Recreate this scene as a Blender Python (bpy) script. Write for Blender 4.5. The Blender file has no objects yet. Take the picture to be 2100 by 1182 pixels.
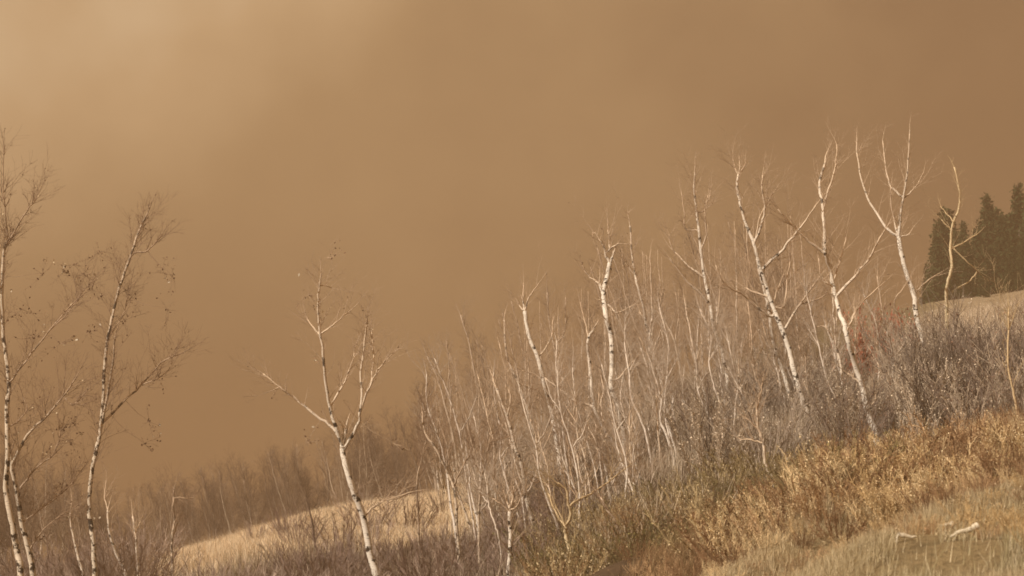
import bpy, math, random
import numpy as np
from mathutils import Vector
random.seed(7); rng = np.random.default_rng(7)
R = math.radians
scene = bpy.context.scene
col = scene.collection

# ------------------------------------------------------------------ camera, sky, sun, exposure
F = 3919.0                                   # focal length in pixels of a 2100 px wide frame
PITCH = math.atan((1130 - 591) / F)          # looking slightly uphill
cam_d = bpy.data.cameras.new('camera'); cam = bpy.data.objects.new('camera', cam_d); col.objects.link(cam)
cam.location = (0, 0, 0); cam.rotation_euler = (R(90) + PITCH, 0, 0)
cam_d.sensor_width = 36.0; cam_d.lens = 36.0 * F / 2100.0
cam_d.clip_start = 0.5; cam_d.clip_end = 5000
cam_d.dof.use_dof = True; cam_d.dof.focus_distance = 46; cam_d.dof.aperture_fstop = 2.4
scene.camera = cam

SUN = Vector((-0.72, -0.55, 0.62)).normalized()      # towards the sun
world = bpy.data.worlds.new('World'); scene.world = world; world.use_nodes = True
nt = world.node_tree; nt.nodes.clear()
N = nt.nodes.new; K = nt.links.new
wout = N('ShaderNodeOutputWorld')
sky = N('ShaderNodeTexSky'); sky.sky_type = 'NISHITA'; sky.sun_disc = False
sky.sun_elevation = math.asin(SUN.z); sky.sun_rotation = math.atan2(SUN.x, SUN.y)
sky.dust_density = 6.0
bg1 = N('ShaderNodeBackground'); bg1.inputs['Strength'].default_value = 0.05
K(sky.outputs[0], bg1.inputs['Color'])
# the dust cloud that fills the air: paler and thinner high up on the left, denser to the right and down
tc = N('ShaderNodeTexCoord')
axis = Vector((-0.62, 0.25, 0.80)).normalized()
dot = N('ShaderNodeVectorMath'); dot.operation = 'DOT_PRODUCT'; dot.inputs[1].default_value = axis
K(tc.outputs['Generated'], dot.inputs[0])
noi = N('ShaderNodeTexNoise'); noi.inputs['Scale'].default_value = 5.0; noi.inputs['Detail'].default_value = 4.0; noi.inputs['Roughness'].default_value = 0.5
K(tc.outputs['Generated'], noi.inputs['Vector'])
nm = N('ShaderNodeMath'); nm.operation = 'MULTIPLY_ADD'; nm.inputs[1].default_value = 0.46; nm.inputs[2].default_value = -0.23
K(noi.outputs['Fac'], nm.inputs[0])
ad = N('ShaderNodeMath'); ad.operation = 'ADD'; K(dot.outputs['Value'], ad.inputs[0]); K(nm.outputs[0], ad.inputs[1])
mr = N('ShaderNodeMapRange'); mr.inputs['From Min'].default_value = 0.10; mr.inputs['From Max'].default_value = 0.68
K(ad.outputs[0], mr.inputs['Value'])
cr = N('ShaderNodeValToRGB')
els = cr.color_ramp.elements
els[0].position = 0.0; els[0].color = (0.250, 0.143, 0.066, 1)
els[1].position = 1.0; els[1].color = (0.92, 0.68, 0.42, 1)
for p, c in ((0.3, (0.306, 0.174, 0.082, 1)), (0.62, (0.50, 0.307, 0.148, 1)), (0.8, (0.68, 0.44, 0.23, 1))):
    e = els.new(p); e.color = c
K(mr.outputs[0], cr.inputs['Fac'])
bg2 = N('ShaderNodeBackground'); bg2.inputs['Strength'].default_value = 1.0; K(cr.outputs[0], bg2.inputs['Color'])
mx = N('ShaderNodeMixShader'); mx.inputs[0].default_value = 0.95
K(bg1.outputs[0], mx.inputs[1]); K(bg2.outputs[0], mx.inputs[2]); K(mx.outputs[0], wout.inputs['Surface'])

sd = bpy.data.lights.new('sun', 'SUN'); sd.energy = 5.0; sd.angle = R(0.6); sd.color = (1.0, 0.92, 0.80)
so = bpy.data.objects.new('sun', sd); col.objects.link(so)
so.rotation_euler = SUN.to_track_quat('Z', 'Y').to_euler(); so.location = SUN * 60
vs = scene.view_settings; vs.view_transform = 'Standard'; vs.look = 'None'; vs.gamma = 1; vs.use_curve_mapping = False; vs.exposure = 0.0
scene.cycles.filter_width = 1.7
scene.cycles.use_denoising = True
scene.cycles.volume_bounces = 1
scene.cycles.max_bounces = 5
scene.cycles.diffuse_bounces = 2

# ------------------------------------------------------------------ helpers
cP, sP = math.cos(PITCH), math.sin(PITCH)
def ray(px, row):
    a, u = (px - 1050) / F, -(row - 591) / F
    return Vector((a, cP - u * sP, sP + u * cP))
def at(px, row, Y):
    d = ray(px, row); return d * (Y / d.y)

def tag(o, label=None, cat=None, group=None, kind=None):
    if label: o['label'] = label
    if cat: o['category'] = cat
    if group: o['group'] = group
    if kind: o['kind'] = kind
    return o
def empty(name, loc):
    o = bpy.data.objects.new(name, None); col.objects.link(o); o.location = loc; return o
def link(name, me, parent=None):
    o = bpy.data.objects.new(name, me); col.objects.link(o)
    if parent: o.parent = parent
    return o
def copy_tree(o, parent=None):
    c = o.copy(); col.objects.link(c); c.parent = parent
    for ch in list(o.children): copy_tree(ch, c)
    return c

# materials -----------------------------------------------------------------
def new_mat(name, rough=0.9):
    m = bpy.data.materials.new(name); m.use_nodes = True
    b = m.node_tree.nodes['Principled BSDF']; b.inputs['Roughness'].default_value = rough
    b.inputs['Specular IOR Level'].default_value = 0.15
    return m, m.node_tree, b
def ramp(t, stops, interp='LINEAR'):
    r = t.nodes.new('ShaderNodeValToRGB'); r.color_ramp.interpolation = interp
    e = r.color_ramp.elements
    e[0].position = stops[0][0]; e[0].color = (*stops[0][1], 1)
    e[1].position = stops[-1][0]; e[1].color = (*stops[-1][1], 1)
    for p, c in stops[1:-1]:
        x = e.new(p); x.color = (*c, 1)
    return r
def bark_mat(name, white, tan, twig, dark=(0.035, 0.026, 0.02), blotch=0.545):
    """bark: dark brown twigs, tan limbs, pale trunk broken by dark lenticel bands (attribute 'girth' = 0 twig .. 1 trunk)"""
    m, t, b = new_mat(name, 0.75)
    at_ = t.nodes.new('ShaderNodeAttribute'); at_.attribute_name = 'girth'
    r1 = ramp(t, [(0.0, twig), (0.22, tan), (0.5, tuple((p + q) / 2 for p, q in zip(tan, white))), (0.8, white)])
    t.links.new(at_.outputs['Fac'], r1.inputs['Fac'])
    tcn = t.nodes.new('ShaderNodeTexCoord')
    oi = t.nodes.new('ShaderNodeObjectInfo')
    mp = t.nodes.new('ShaderNodeMapping'); mp.inputs['Scale'].default_value = (6, 6, 6.5)
    t.links.new(tcn.outputs['Object'], mp.inputs['Vector'])
    n1 = t.nodes.new('ShaderNodeTexNoise'); n1.noise_dimensions = '4D'; n1.inputs['Scale'].default_value = 1.0; n1.inputs['Detail'].default_value = 5; n1.inputs['Roughness'].default_value = 0.62
    ml = t.nodes.new('ShaderNodeMath'); ml.operation = 'MULTIPLY'; ml.inputs[1].default_value = 40
    t.links.new(oi.outputs['Random'], ml.inputs[0]); t.links.new(ml.outputs[0], n1.inputs['W'])
    t.links.new(mp.outputs[0], n1.inputs['Vector'])
    mp2 = t.nodes.new('ShaderNodeMapping'); mp2.inputs['Scale'].default_value = (9, 9, 45)
    t.links.new(tcn.outputs['Object'], mp2.inputs['Vector'])
    n2 = t.nodes.new('ShaderNodeTexNoise'); n2.inputs['Scale'].default_value = 1.0; n2.inputs['Detail'].default_value = 3
    t.links.new(mp2.outputs[0], n2.inputs['Vector'])
    ra = ramp(t, [(blotch, (0, 0, 0)), (blotch + 0.05, (1, 1, 1))]); t.links.new(n1.outputs['Fac'], ra.inputs['Fac'])
    rb = ramp(t, [(0.6, (0, 0, 0)), (0.68, (0.8, 0.8, 0.8))]); t.links.new(n2.outputs['Fac'], rb.inputs['Fac'])
    mxx = t.nodes.new('ShaderNodeMath'); mxx.operation = 'MAXIMUM'
    t.links.new(ra.outputs[0], mxx.inputs[0]); t.links.new(rb.outputs[0], mxx.inputs[1])
    # dark marks fade out on the thin limbs
    g = t.nodes.new('ShaderNodeMapRange'); g.inputs['From Min'].default_value = 0.2; g.inputs['From Max'].default_value = 0.6
    g.inputs['To Min'].default_value = 0.25
    t.links.new(at_.outputs['Fac'], g.inputs['Value'])
    mu = t.nodes.new('ShaderNodeMath'); mu.operation = 'MULTIPLY'; t.links.new(mxx.outputs[0], mu.inputs[0]); t.links.new(g.outputs[0], mu.inputs[1])
    mixn = t.nodes.new('ShaderNodeMix'); mixn.data_type = 'RGBA'
    t.links.new(mu.outputs[0], mixn.inputs[0]); t.links.new(r1.outputs[0], mixn.inputs[6]); mixn.inputs[7].default_value = (*dark, 1)
    t.links.new(mixn.outputs[2], b.inputs['Base Color'])
    bp = t.nodes.new('ShaderNodeBump'); bp.inputs['Strength'].default_value = 0.35; bp.inputs['Distance'].default_value = 0.02
    t.links.new(n2.outputs['Fac'], bp.inputs['Height']); t.links.new(bp.outputs[0], b.inputs['Normal'])
    return m
def attr_mat(name, rough=0.95, transl=0.0):
    """blade / leaf material: the colour of each blade is stored on the blade"""
    m, t, b = new_mat(name, rough)
    a = t.nodes.new('ShaderNodeAttribute'); a.attribute_name = 'tint'
    t.links.new(a.outputs['Color'], b.inputs['Base Color'])
    return m

M_birch = bark_mat('birch_bark', (0.84, 0.76, 0.66), (0.76, 0.58, 0.41), (0.44, 0.31, 0.21))
M_birch_dark = bark_mat('birch_bark_mottled', (0.74, 0.63, 0.50), (0.52, 0.37, 0.25), (0.27, 0.17, 0.11), blotch=0.51)
M_birch_gold = bark_mat('aspen_bark', (0.72, 0.58, 0.37), (0.68, 0.51, 0.30), (0.42, 0.30, 0.17), blotch=0.62)
M_dead = bark_mat('dark_branch_bark', (0.20, 0.15, 0.12), (0.15, 0.10, 0.075), (0.10, 0.065, 0.045))
M_sapling = bark_mat('sapling_bark', (0.66, 0.55, 0.43), (0.52, 0.39, 0.28), (0.38, 0.28, 0.20), blotch=0.62)
M_white = bark_mat('white_sapling_bark', (0.88, 0.80, 0.72), (0.82, 0.70, 0.58), (0.40, 0.30, 0.22), blotch=0.57)
M_woods = bark_mat('far_woods_bark', (0.46, 0.37, 0.29), (0.24, 0.17, 0.12), (0.17, 0.115, 0.08), blotch=0.60)
M_blade = attr_mat('dry_blades')
M_leaf = attr_mat('dead_leaves')
M_needle = attr_mat('conifer_needles')
M_shrub = attr_mat('shrub_stems')

# terrain -------------------------------------------------------------------
CT = [  # pixel column, pixel row, distance
 (2100,1260,15),(2100,1160,19),(2100,1060,24),(2100,985,28),(2100,930,33),(2100,900,38),(2100,820,46),(2100,745,56),(2100,695,68),(2100,632,95),(2100,600,120),
 (1850,1300,15),(1850,1190,20),(1850,1110,25),(1850,1035,30),(1850,960,36),(1850,915,42),(1850,865,50),(1850,815,60),(1850,765,74),(1850,685,98),(1850,630,122),
 (1650,1200,22),(1650,1095,29),(1650,1000,36),(1665,905,43),(1650,855,52),(1650,800,63),(1650,765,76),(1650,710,98),(1650,680,125),
 (1300,1270,24),(1300,1165,31),(1300,1085,38),(1300,1015,46),(1300,925,56),(1300,850,68),(1300,815,82),(1300,830,105),(1300,900,140),
 (1000,1290,33),(1000,1195,42),(1000,1120,52),(1000,1050,62),(1000,1000,72),(1000,1000,84),(1000,1060,115),
 (700,1300,36),(700,1190,44),(700,1110,53),(700,1033,62),(700,1050,70),(700,1095,84),(700,1110,115),
 (430,1290,42),(430,1200,50),(430,1122,61),(430,1150,70),(430,1165,85),(430,1150,130),
 (200,1310,42),(220,1215,52),(230,1178,60),(200,1200,75),(200,1180,120),
 (0,1330,42),(0,1270,55),(0,1235,75),(0,1185,120),
]
pts = [tuple(at(*c)) for c in CT]
pts += [(0,0,-1.65),(-6,0,-2.6),(6,0,-0.9),(0,-15,-1.9),(-15,5,-4.2),(14,5,0.2),(0,10,-1.35),(5,10,-0.75),(-40,40,-8),(-60,90,-8),(-60,0,-9),
        (50,40,8.5),(60,0,7),(60,80,15),(60,130,19),(40,180,14),(-50,180,-4),(0,200,-2),(0,-60,-3),(60,-60,5),(-60,-60,-9),
        (-150,100,-10),(150,100,24),(150,0,17),(-150,0,-12),(-150,250,-7),(0,300,-3),(150,300,18),(-150,-100,-12),(150,-100,12),
        (-400,0,-13),(400,0,22),(-400,400,-6),(0,450,-4),(400,400,18),(0,700,-6),(-400,700,-6),(400,700,8),(400,-100,16),(-400,-100,-14)]
PX = np.array([[p[0], p[1]] for p in pts]); PZ = np.array([p[2] for p in pts])
def warp(P):                                  # near ground matters more: compress distance
    r = np.hypot(P[:, 0], P[:, 1]) + 1e-6
    k = np.log1p(r / 25.0) * 25.0 / r
    return P * k[:, None]
def tps_k(a, b):
    d2 = ((a[:, None, :] - b[None, :, :]) ** 2).sum(-1)
    return 0.5 * d2 * np.log(d2 + 1e-9)
WP = warp(PX); n = len(WP)
A = np.zeros((n + 3, n + 3)); A[:n, :n] = tps_k(WP, WP) + np.eye(n) * 6.0
A[:n, n] = 1; A[:n, n + 1:] = WP; A[n:, :n] = A[:n, n:].T
coef = np.linalg.solve(A, np.concatenate([PZ, [0, 0, 0]]))
def ground(x, y):
    P = np.stack([np.atleast_1d(np.asarray(x, float)).ravel(), np.atleast_1d(np.asarray(y, float)).ravel()], 1)
    out = np.empty(len(P))
    for i in range(0, len(P), 20000):
        q = warp(P[i:i + 20000])
        out[i:i + 20000] = tps_k(q, WP) @ coef[:n] + coef[n] + q @ coef[n + 1:]
    X, Yy = P[:, 0], P[:, 1]
    out += 0.10 * np.sin(X * 0.9 + 1.3 * np.sin(Yy * 0.35)) * np.cos(Yy * 0.7 + np.sin(X * 0.5)) + 0.05 * np.sin(X * 2.3 + Yy * 1.7) * np.sin(Yy * 2.9 - X)
    m_ = sstep(17, 22, Yy) * (1 - sstep(36, 44, Yy)) * sstep(0.0, 2.5, X)
    out += m_ * 0.34 * (np.sin(X * 1.15 + 1.1 * np.sin(Yy * .6)) * np.sin(Yy * .8 + 1.0 + .7 * np.sin(X * .8)) )
    return out
def sstep(a, b, v): t = np.clip((v - a) / (b - a), 0, 1); return t * t * (3 - 2 * t)
def gz(x, y): return float(ground([x], [y])[0])
def hit(px, row, y0=14, y1=130):
    d = ray(px, row); ys = np.linspace(y0, y1, 700); s = ys / d.y
    g = ground(d.x * s, ys); below = np.nonzero(d.z * s < g)[0]
    return float(ys[below[0]]) if len(below) else None

def axis_vals(lo, hi, dense_lo, dense_hi, step, growth=1.13):
    v = list(np.arange(dense_lo, dense_hi + 1e-6, step))
    s = step
    while v[-1] < hi: s *= growth; v.append(v[-1] + s)
    s = step; w = [dense_lo]
    while w[-1] > lo: s *= growth; w.append(w[-1] - s)
    return np.array(sorted(set(w[1:] + v)))
xs = axis_vals(-600, 600, -32, 36, 0.3); ys = axis_vals(-120, 900, 8, 85, 0.3)
GX, GY = np.meshgrid(xs, ys); GZ = ground(GX, GY).reshape(GX.shape)
def grid_mesh(name, GX, GY, GZ):
    h, w = GX.shape
    co = np.stack([GX, GY, GZ], -1).reshape(-1, 3)
    idx = np.arange(h * w).reshape(h, w)
    q = np.stack([idx[:-1, :-1], idx[:-1, 1:], idx[1:, 1:], idx[1:, :-1]], -1).reshape(-1, 4)
    me = bpy.data.meshes.new(name)
    me.vertices.add(len(co)); me.vertices.foreach_set('co', co.ravel())
    me.loops.add(q.size); me.loops.foreach_set('vertex_index', q.ravel())
    me.polygons.add(len(q)); me.polygons.foreach_set('loop_start', np.arange(0, q.size, 4)); me.polygons.foreach_set('loop_total', np.full(len(q), 4))
    me.polygons.foreach_set('use_smooth', np.ones(len(q), bool))
    me.update(); me.validate(); return me

# vegetation zones as smooth weights over the ground (x, y) ------------------
def sstep(a, b, v): t = np.clip((v - a) / (b - a), 0, 1); return t * t * (3 - 2 * t)
def lump(x, y, s, ph=0.0):
    return 0.5 + 0.25 * (np.sin(x / s + ph + 1.7 * np.sin(y / s * 0.8 + ph)) + np.sin(y / s * 1.3 - ph + 1.3 * np.sin(x / s * 0.7)))
def pxof(x, y): return 1050 + F * np.asarray(x) / np.maximum(np.asarray(y), 1) * 0.99
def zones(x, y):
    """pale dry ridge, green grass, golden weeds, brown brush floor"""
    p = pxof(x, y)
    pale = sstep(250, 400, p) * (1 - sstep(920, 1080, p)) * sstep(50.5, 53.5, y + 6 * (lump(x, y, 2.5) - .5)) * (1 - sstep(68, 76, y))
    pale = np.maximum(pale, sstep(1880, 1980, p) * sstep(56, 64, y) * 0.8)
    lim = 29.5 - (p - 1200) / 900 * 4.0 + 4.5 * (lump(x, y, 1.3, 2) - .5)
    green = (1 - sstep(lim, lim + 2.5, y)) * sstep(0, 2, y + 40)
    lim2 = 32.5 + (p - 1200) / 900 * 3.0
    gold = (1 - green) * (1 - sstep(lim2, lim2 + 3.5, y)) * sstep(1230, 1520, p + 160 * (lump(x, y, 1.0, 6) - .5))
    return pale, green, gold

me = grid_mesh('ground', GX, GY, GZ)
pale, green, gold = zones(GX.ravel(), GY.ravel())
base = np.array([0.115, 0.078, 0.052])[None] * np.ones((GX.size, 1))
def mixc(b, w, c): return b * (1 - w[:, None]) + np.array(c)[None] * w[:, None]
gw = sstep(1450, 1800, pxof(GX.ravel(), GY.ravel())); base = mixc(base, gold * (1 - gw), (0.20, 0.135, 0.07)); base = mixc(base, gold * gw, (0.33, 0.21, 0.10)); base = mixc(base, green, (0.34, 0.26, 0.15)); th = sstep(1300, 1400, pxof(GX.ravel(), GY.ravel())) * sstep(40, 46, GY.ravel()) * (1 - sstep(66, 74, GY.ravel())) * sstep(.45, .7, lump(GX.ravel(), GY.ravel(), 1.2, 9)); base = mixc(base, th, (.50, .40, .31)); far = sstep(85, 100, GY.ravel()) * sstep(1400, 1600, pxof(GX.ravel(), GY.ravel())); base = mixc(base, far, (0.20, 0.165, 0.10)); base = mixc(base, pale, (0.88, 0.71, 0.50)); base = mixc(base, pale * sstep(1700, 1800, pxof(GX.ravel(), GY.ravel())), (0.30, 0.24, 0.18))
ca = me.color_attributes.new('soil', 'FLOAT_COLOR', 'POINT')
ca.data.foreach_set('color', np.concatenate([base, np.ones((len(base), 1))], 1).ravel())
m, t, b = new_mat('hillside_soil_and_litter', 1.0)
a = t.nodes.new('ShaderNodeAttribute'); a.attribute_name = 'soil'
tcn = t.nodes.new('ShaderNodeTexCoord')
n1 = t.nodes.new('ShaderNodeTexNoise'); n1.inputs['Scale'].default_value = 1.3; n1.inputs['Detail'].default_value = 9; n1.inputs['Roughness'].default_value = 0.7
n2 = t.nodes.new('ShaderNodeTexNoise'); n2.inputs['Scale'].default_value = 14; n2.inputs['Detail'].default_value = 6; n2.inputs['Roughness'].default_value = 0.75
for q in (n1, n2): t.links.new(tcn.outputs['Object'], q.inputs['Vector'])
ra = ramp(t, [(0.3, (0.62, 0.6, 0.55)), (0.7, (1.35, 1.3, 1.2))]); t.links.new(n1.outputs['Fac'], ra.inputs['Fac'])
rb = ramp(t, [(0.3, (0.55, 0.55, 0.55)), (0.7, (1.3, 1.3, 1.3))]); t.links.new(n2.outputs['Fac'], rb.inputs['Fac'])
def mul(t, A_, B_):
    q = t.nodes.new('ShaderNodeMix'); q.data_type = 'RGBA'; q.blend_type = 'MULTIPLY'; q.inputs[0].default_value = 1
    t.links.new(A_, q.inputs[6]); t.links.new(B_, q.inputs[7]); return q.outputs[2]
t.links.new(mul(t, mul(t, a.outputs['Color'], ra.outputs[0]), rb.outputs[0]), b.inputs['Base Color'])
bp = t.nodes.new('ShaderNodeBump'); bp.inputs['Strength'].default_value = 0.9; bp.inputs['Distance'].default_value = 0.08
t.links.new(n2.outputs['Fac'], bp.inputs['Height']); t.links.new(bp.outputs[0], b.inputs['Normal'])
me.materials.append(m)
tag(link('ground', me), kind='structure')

# ------------------------------------------------------------------ tubes
class Tubes:
    def __init__(s): s.v, s.f, s.g = [], [], []
    def add(s, P, rad, sides=5, cap=True):
        """P: list of Vectors, rad: radius at each"""
        P = [Vector(p) for p in P]; b0 = len(s.v)
        up = Vector((0.3, 0.9, 0.1))
        for i, p in enumerate(P):
            d = (P[min(i + 1, len(P) - 1)] - P[max(i - 1, 0)])
            if d.length < 1e-6: d = Vector((0, 0, 1))
            d.normalize(); a_ = d.cross(up)
            if a_.length < 0.05: a_ = d.cross(Vector((1, 0, 0)))
            a_.normalize(); b_ = d.cross(a_)
            r = rad[i]
            for k in range(sides):
                th = 2 * math.pi * k / sides
                s.v.append(p + (a_ * math.cos(th) + b_ * math.sin(th)) * r)
                s.g.append(min(1.0, r / 0.06))
        for i in range(len(P) - 1):
            for k in range(sides):
                k2 = (k + 1) % sides; x = b0 + i * sides
                s.f.append((x + k, x + k2, x + sides + k2, x + sides + k))
        if cap:
            s.f.append(tuple(range(b0 + (len(P) - 1) * sides, b0 + len(P) * sides)))
    def mesh(s, name, mat, origin=Vector((0, 0, 0))):
        me = bpy.data.meshes.new(name)
        me.from_pydata([tuple(v - origin) for v in s.v], [], s.f)
        at_ = me.attributes.new('girth', 'FLOAT', 'POINT'); at_.data.foreach_set('value', s.g)
        me.polygons.foreach_set('use_smooth', [True] * len(s.f)); me.materials.append(mat); me.update()
        return me

def smooth(P, sub=4, wob=0.0, rnd=random):
    """catmull-rom through P with small irregular kinks"""
    Q = [P[0] + (P[0] - P[1])] + list(P) + [P[-1] + (P[-1] - P[-2])]
    out = []
    for i in range(1, len(Q) - 2):
        p0, p1, p2, p3 = Q[i - 1:i + 3]
        for j in range(sub):
            u = j / sub
            q = 0.5 * ((2 * p1) + (p2 - p0) * u + (2 * p0 - 5 * p1 + 4 * p2 - p3) * u * u + (3 * p1 - p0 - 3 * p2 + p3) * u ** 3)
            if wob and (i > 1 or j > 0): q = q + Vector((rnd.gauss(0, wob), rnd.gauss(0, wob), rnd.gauss(0, wob)))
            out.append(q)
    out.append(Vector(P[-1])); return out

def shoot(tb, p, d, L, r, depth, rnd, sides=3):
    """a twig that curves upward and carries finer twigs"""
    n_ = max(3, int(L / 0.16)); P = [Vector(p)]; d = Vector(d).normalized()
    for i in range(n_):
        d = (d + Vector((rnd.gauss(0, .13), rnd.gauss(0, .13), rnd.gauss(0.05, .11)))).normalized()
        P.append(P[-1] + d * (L / n_))
    rad = [max(0.0022, r * (1 - 0.8 * i / n_)) for i in range(n_ + 1)]
    tb.add(P, rad, sides, cap=False)
    if depth > 0:
        k = max(2, int(L / 0.16))
        for j in range(k):
            i = rnd.randint(1, n_ - 1) if n_ > 2 else 1
            dd = (P[i + 1] - P[i]).normalized()
            side = Vector((rnd.gauss(0, 1), rnd.gauss(0, 1), rnd.gauss(0, 0.5))); side = (side - dd * side.dot(dd)).normalized()
            shoot(tb, P[i], dd * 0.8 + side * 0.75, L * rnd.uniform(0.25, 0.55), rad[i] * 0.65, depth - 1, rnd, 3)
    return P

TREES = []
def birch(name, label, trunk, limbs, Y=None, w=(13, 4), mat=None, twigs=1.0, group=None, limbmat=None, cat='tree', lean=0.0, leaves=0, leafcol=(0.20,0.12,0.06), sides=8, clusters=()):
    """trunk: pixel polyline from the base up; limbs: list of (polyline, width0, width1)"""
    rnd = random.Random(hash(label) % 1 + len(TREES) * 17 + 3); mat = mat or M_birch
    if Y is None: Y = hit(*trunk[0]) or 48
    ppm = F / Y
    # trunk wanders a little in depth
    T = []; dy = 0.0
    for (px, row) in trunk:
        T.append(at(px, row, Y + dy)); dy += rnd.gauss(lean, 0.12)
    g = gz(T[0].x, T[0].y); base = Vector(T[0])
    if base.z > g - 0.05:
        d = (T[0] - T[1]).normalized(); d = (d * 0.55 + Vector((0, 0, -1)) * 0.6).normalized()
        k = 0
        while base.z > gz(base.x, base.y) - 0.12 and k < 60:
            base = base + d * 0.15; k += 1
        T = [base] + T
    foot = Vector((base.x, base.y, gz(base.x, base.y)))
    S = smooth(T, 5, 0.006, rnd); n_ = len(S)
    r0, r1 = w[0] / ppm / 2, w[1] / ppm / 2
    rad = [max(r1, r0 + (r1 - r0) * (i / (n_ - 1)) ** 0.9) * rnd.uniform(.94, 1.06) for i in range(n_)]
    rad[0] *= 1.35; rad[1] *= 1.12
    root = empty(name, foot); tag(root, label, cat, group)
    tb = Tubes(); tb.add(S, rad, sides); o = link('trunk', tb.mesh('trunk', mat, foot), root)
    tw = Tubes(); carriers = []
    carriers.append((S[int(n_ * 0.45):], rad[int(n_ * 0.45):], 1.0))
    for L in limbs:
        P_, a0, a1 = L
        # root the limb in the nearest point of what it grows from
        first = None; bd = 1e9
        for q, rq, _ in [(S, rad, 0)] + [(c[0], c[1], 0) for c in carriers[1:]]:
            for p, rr in zip(q, rq):
                v = at(*P_[0], p.y)
                dd = (Vector((v.x, 0, v.z)) - Vector((p.x, 0, p.z))).length
                if dd < bd: bd = dd; first = p
        dpt = 0.0; sgn = rnd.choice((-1, 1)); W = [Vector(first)]
        if bd > 0.15: W.append(at(*P_[0], first.y))
        for i in range(1, len(P_)):
            seg = math.hypot(P_[i][0] - P_[i - 1][0], P_[i][1] - P_[i - 1][1]) / ppm
            dpt += sgn * seg * rnd.uniform(0.1, 0.5)
            W.append(at(*P_[i], first.y + dpt))
        Q = smooth(W, 4, 0.008, rnd); m_ = len(Q)
        rr = [max(0.004, (a0 + (a1 * .85 - a0) * i / (m_ - 1)) / ppm / 2) for i in range(m_)]
        tl = Tubes(); tl.add(Q, rr, 6); link('limb', tl.mesh('limb', limbmat or mat, foot), root)
        carriers.append((Q, rr, 1.0))
    tips = []
    for Q, rr, k in carriers:
        length = sum((Q[i + 1] - Q[i]).length for i in range(len(Q) - 1))
        cnt = int(length * 7.5 * twigs) + 1
        for j in range(cnt):
            i = min(len(Q) - 2, int((rnd.random() ** 0.75) * (len(Q) - 1)))
            dd = (Q[i + 1] - Q[i]).normalized()
            side = Vector((rnd.gauss(0, 1), rnd.gauss(0, 1), rnd.gauss(0.2, 0.5))); side = (side - dd * side.dot(dd)).normalized()
            P = shoot(tw, Q[i], dd * 0.85 + side * rnd.uniform(.4, .9) + Vector((0, 0, .25)), rnd.uniform(0.3, 1.15) , min(0.0085, rr[i] * 0.55), 2 if rnd.random() < 0.4 else 1, rnd)
            tips.append(P)
        P = shoot(tw, Q[-1], (Q[-1] - Q[-2]), rnd.uniform(.4, .8), rr[-1] * 0.8, 2, rnd); tips.append(P)
    cl = []
    for (cx, cy) in clusters:
        best = min(((Vector((at(cx, cy, p.y).x - p.x, 0, at(cx, cy, p.y).z - p.z)).length, k_, i_) for k_, (Q, rr, _) in enumerate(carriers) for i_, p in enumerate(Q)), key=lambda e: e[0])
        p = carriers[best[1]][0][best[2]]; e = at(cx, cy, p.y + rnd.gauss(0, .15)); m1 = p.lerp(e, .5) + Vector((0, 0, -.06 * best[0]))
        Q = smooth([Vector(p), m1, e, e + Vector((.10, 0, -.07))], 4, .008, rnd); tw.add(Q, [.006] * 5 + [.004] * (len(Q) - 5), 3, cap=False)
        for _ in range(5): tips.append(shoot(tw, Q[-3], Vector((rnd.gauss(.3, .7), rnd.gauss(0, .6), rnd.gauss(0, .6))), rnd.uniform(.2, .55), .005, 1, rnd)); cl.append(tips[-1])
    tag(link('twigs', tw.mesh('twigs', limbmat or mat, foot), root), kind='stuff')
    if leaves:
        V, Fc, C = [], [], []
        for j in range(leaves):
            P = rnd.choice(tips); p = rnd.choice(P[1:]) + Vector((rnd.gauss(0, .02),) * 3)
            leaf_quad(V, Fc, C, p, rnd.uniform(0.03, 0.06), rnd, leafcol if rnd.random() < .85 else (0.75, 0.62, 0.42))
        for P in cl:
            for j in range(3): leaf_quad(V, Fc, C, rnd.choice(P) + Vector((rnd.gauss(0, .03), rnd.gauss(0, .03), rnd.gauss(0, .03))), rnd.uniform(0.03, 0.085), rnd, (.17, .105, .065))
            if rnd.random() < .3: leaf_quad(V, Fc, C, P[-1], .08, rnd, (.85, .76, .6))
        tag(link('withered_leaves', poly_mesh('withered_leaves', V, Fc, C, M_leaf, foot), root), kind='stuff')
    TREES.append(root); return root

def leaf_quad(V, Fc, C, p, s, rnd, c):
    a_ = Vector((rnd.gauss(0, 1), rnd.gauss(0, 1), rnd.gauss(0, 1))).normalized(); b_ = a_.orthogonal().normalized()
    b_ = (b_ + a_.cross(b_) * rnd.uniform(-1, 1)).normalized(); i = len(V)
    V += [p, p + a_ * s * .5 + b_ * s * .3, p + a_ * s, p + a_ * s * .5 - b_ * s * .3]; Fc.append((i, i + 1, i + 2, i + 3))
    k = rnd.uniform(.7, 1.3); C.extend([(c[0] * k, c[1] * k, c[2] * k, 1)] * 4)
def poly_mesh(name, V, Fc, C, mat, origin=Vector((0, 0, 0))):
    me = bpy.data.meshes.new(name); me.from_pydata([tuple(Vector(v) - origin) for v in V], [], Fc)
    ca = me.color_attributes.new('tint', 'FLOAT_COLOR', 'POINT'); ca.data.foreach_set('color', np.array(C, float).ravel())
    me.materials.append(mat); me.update(); return me

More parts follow.
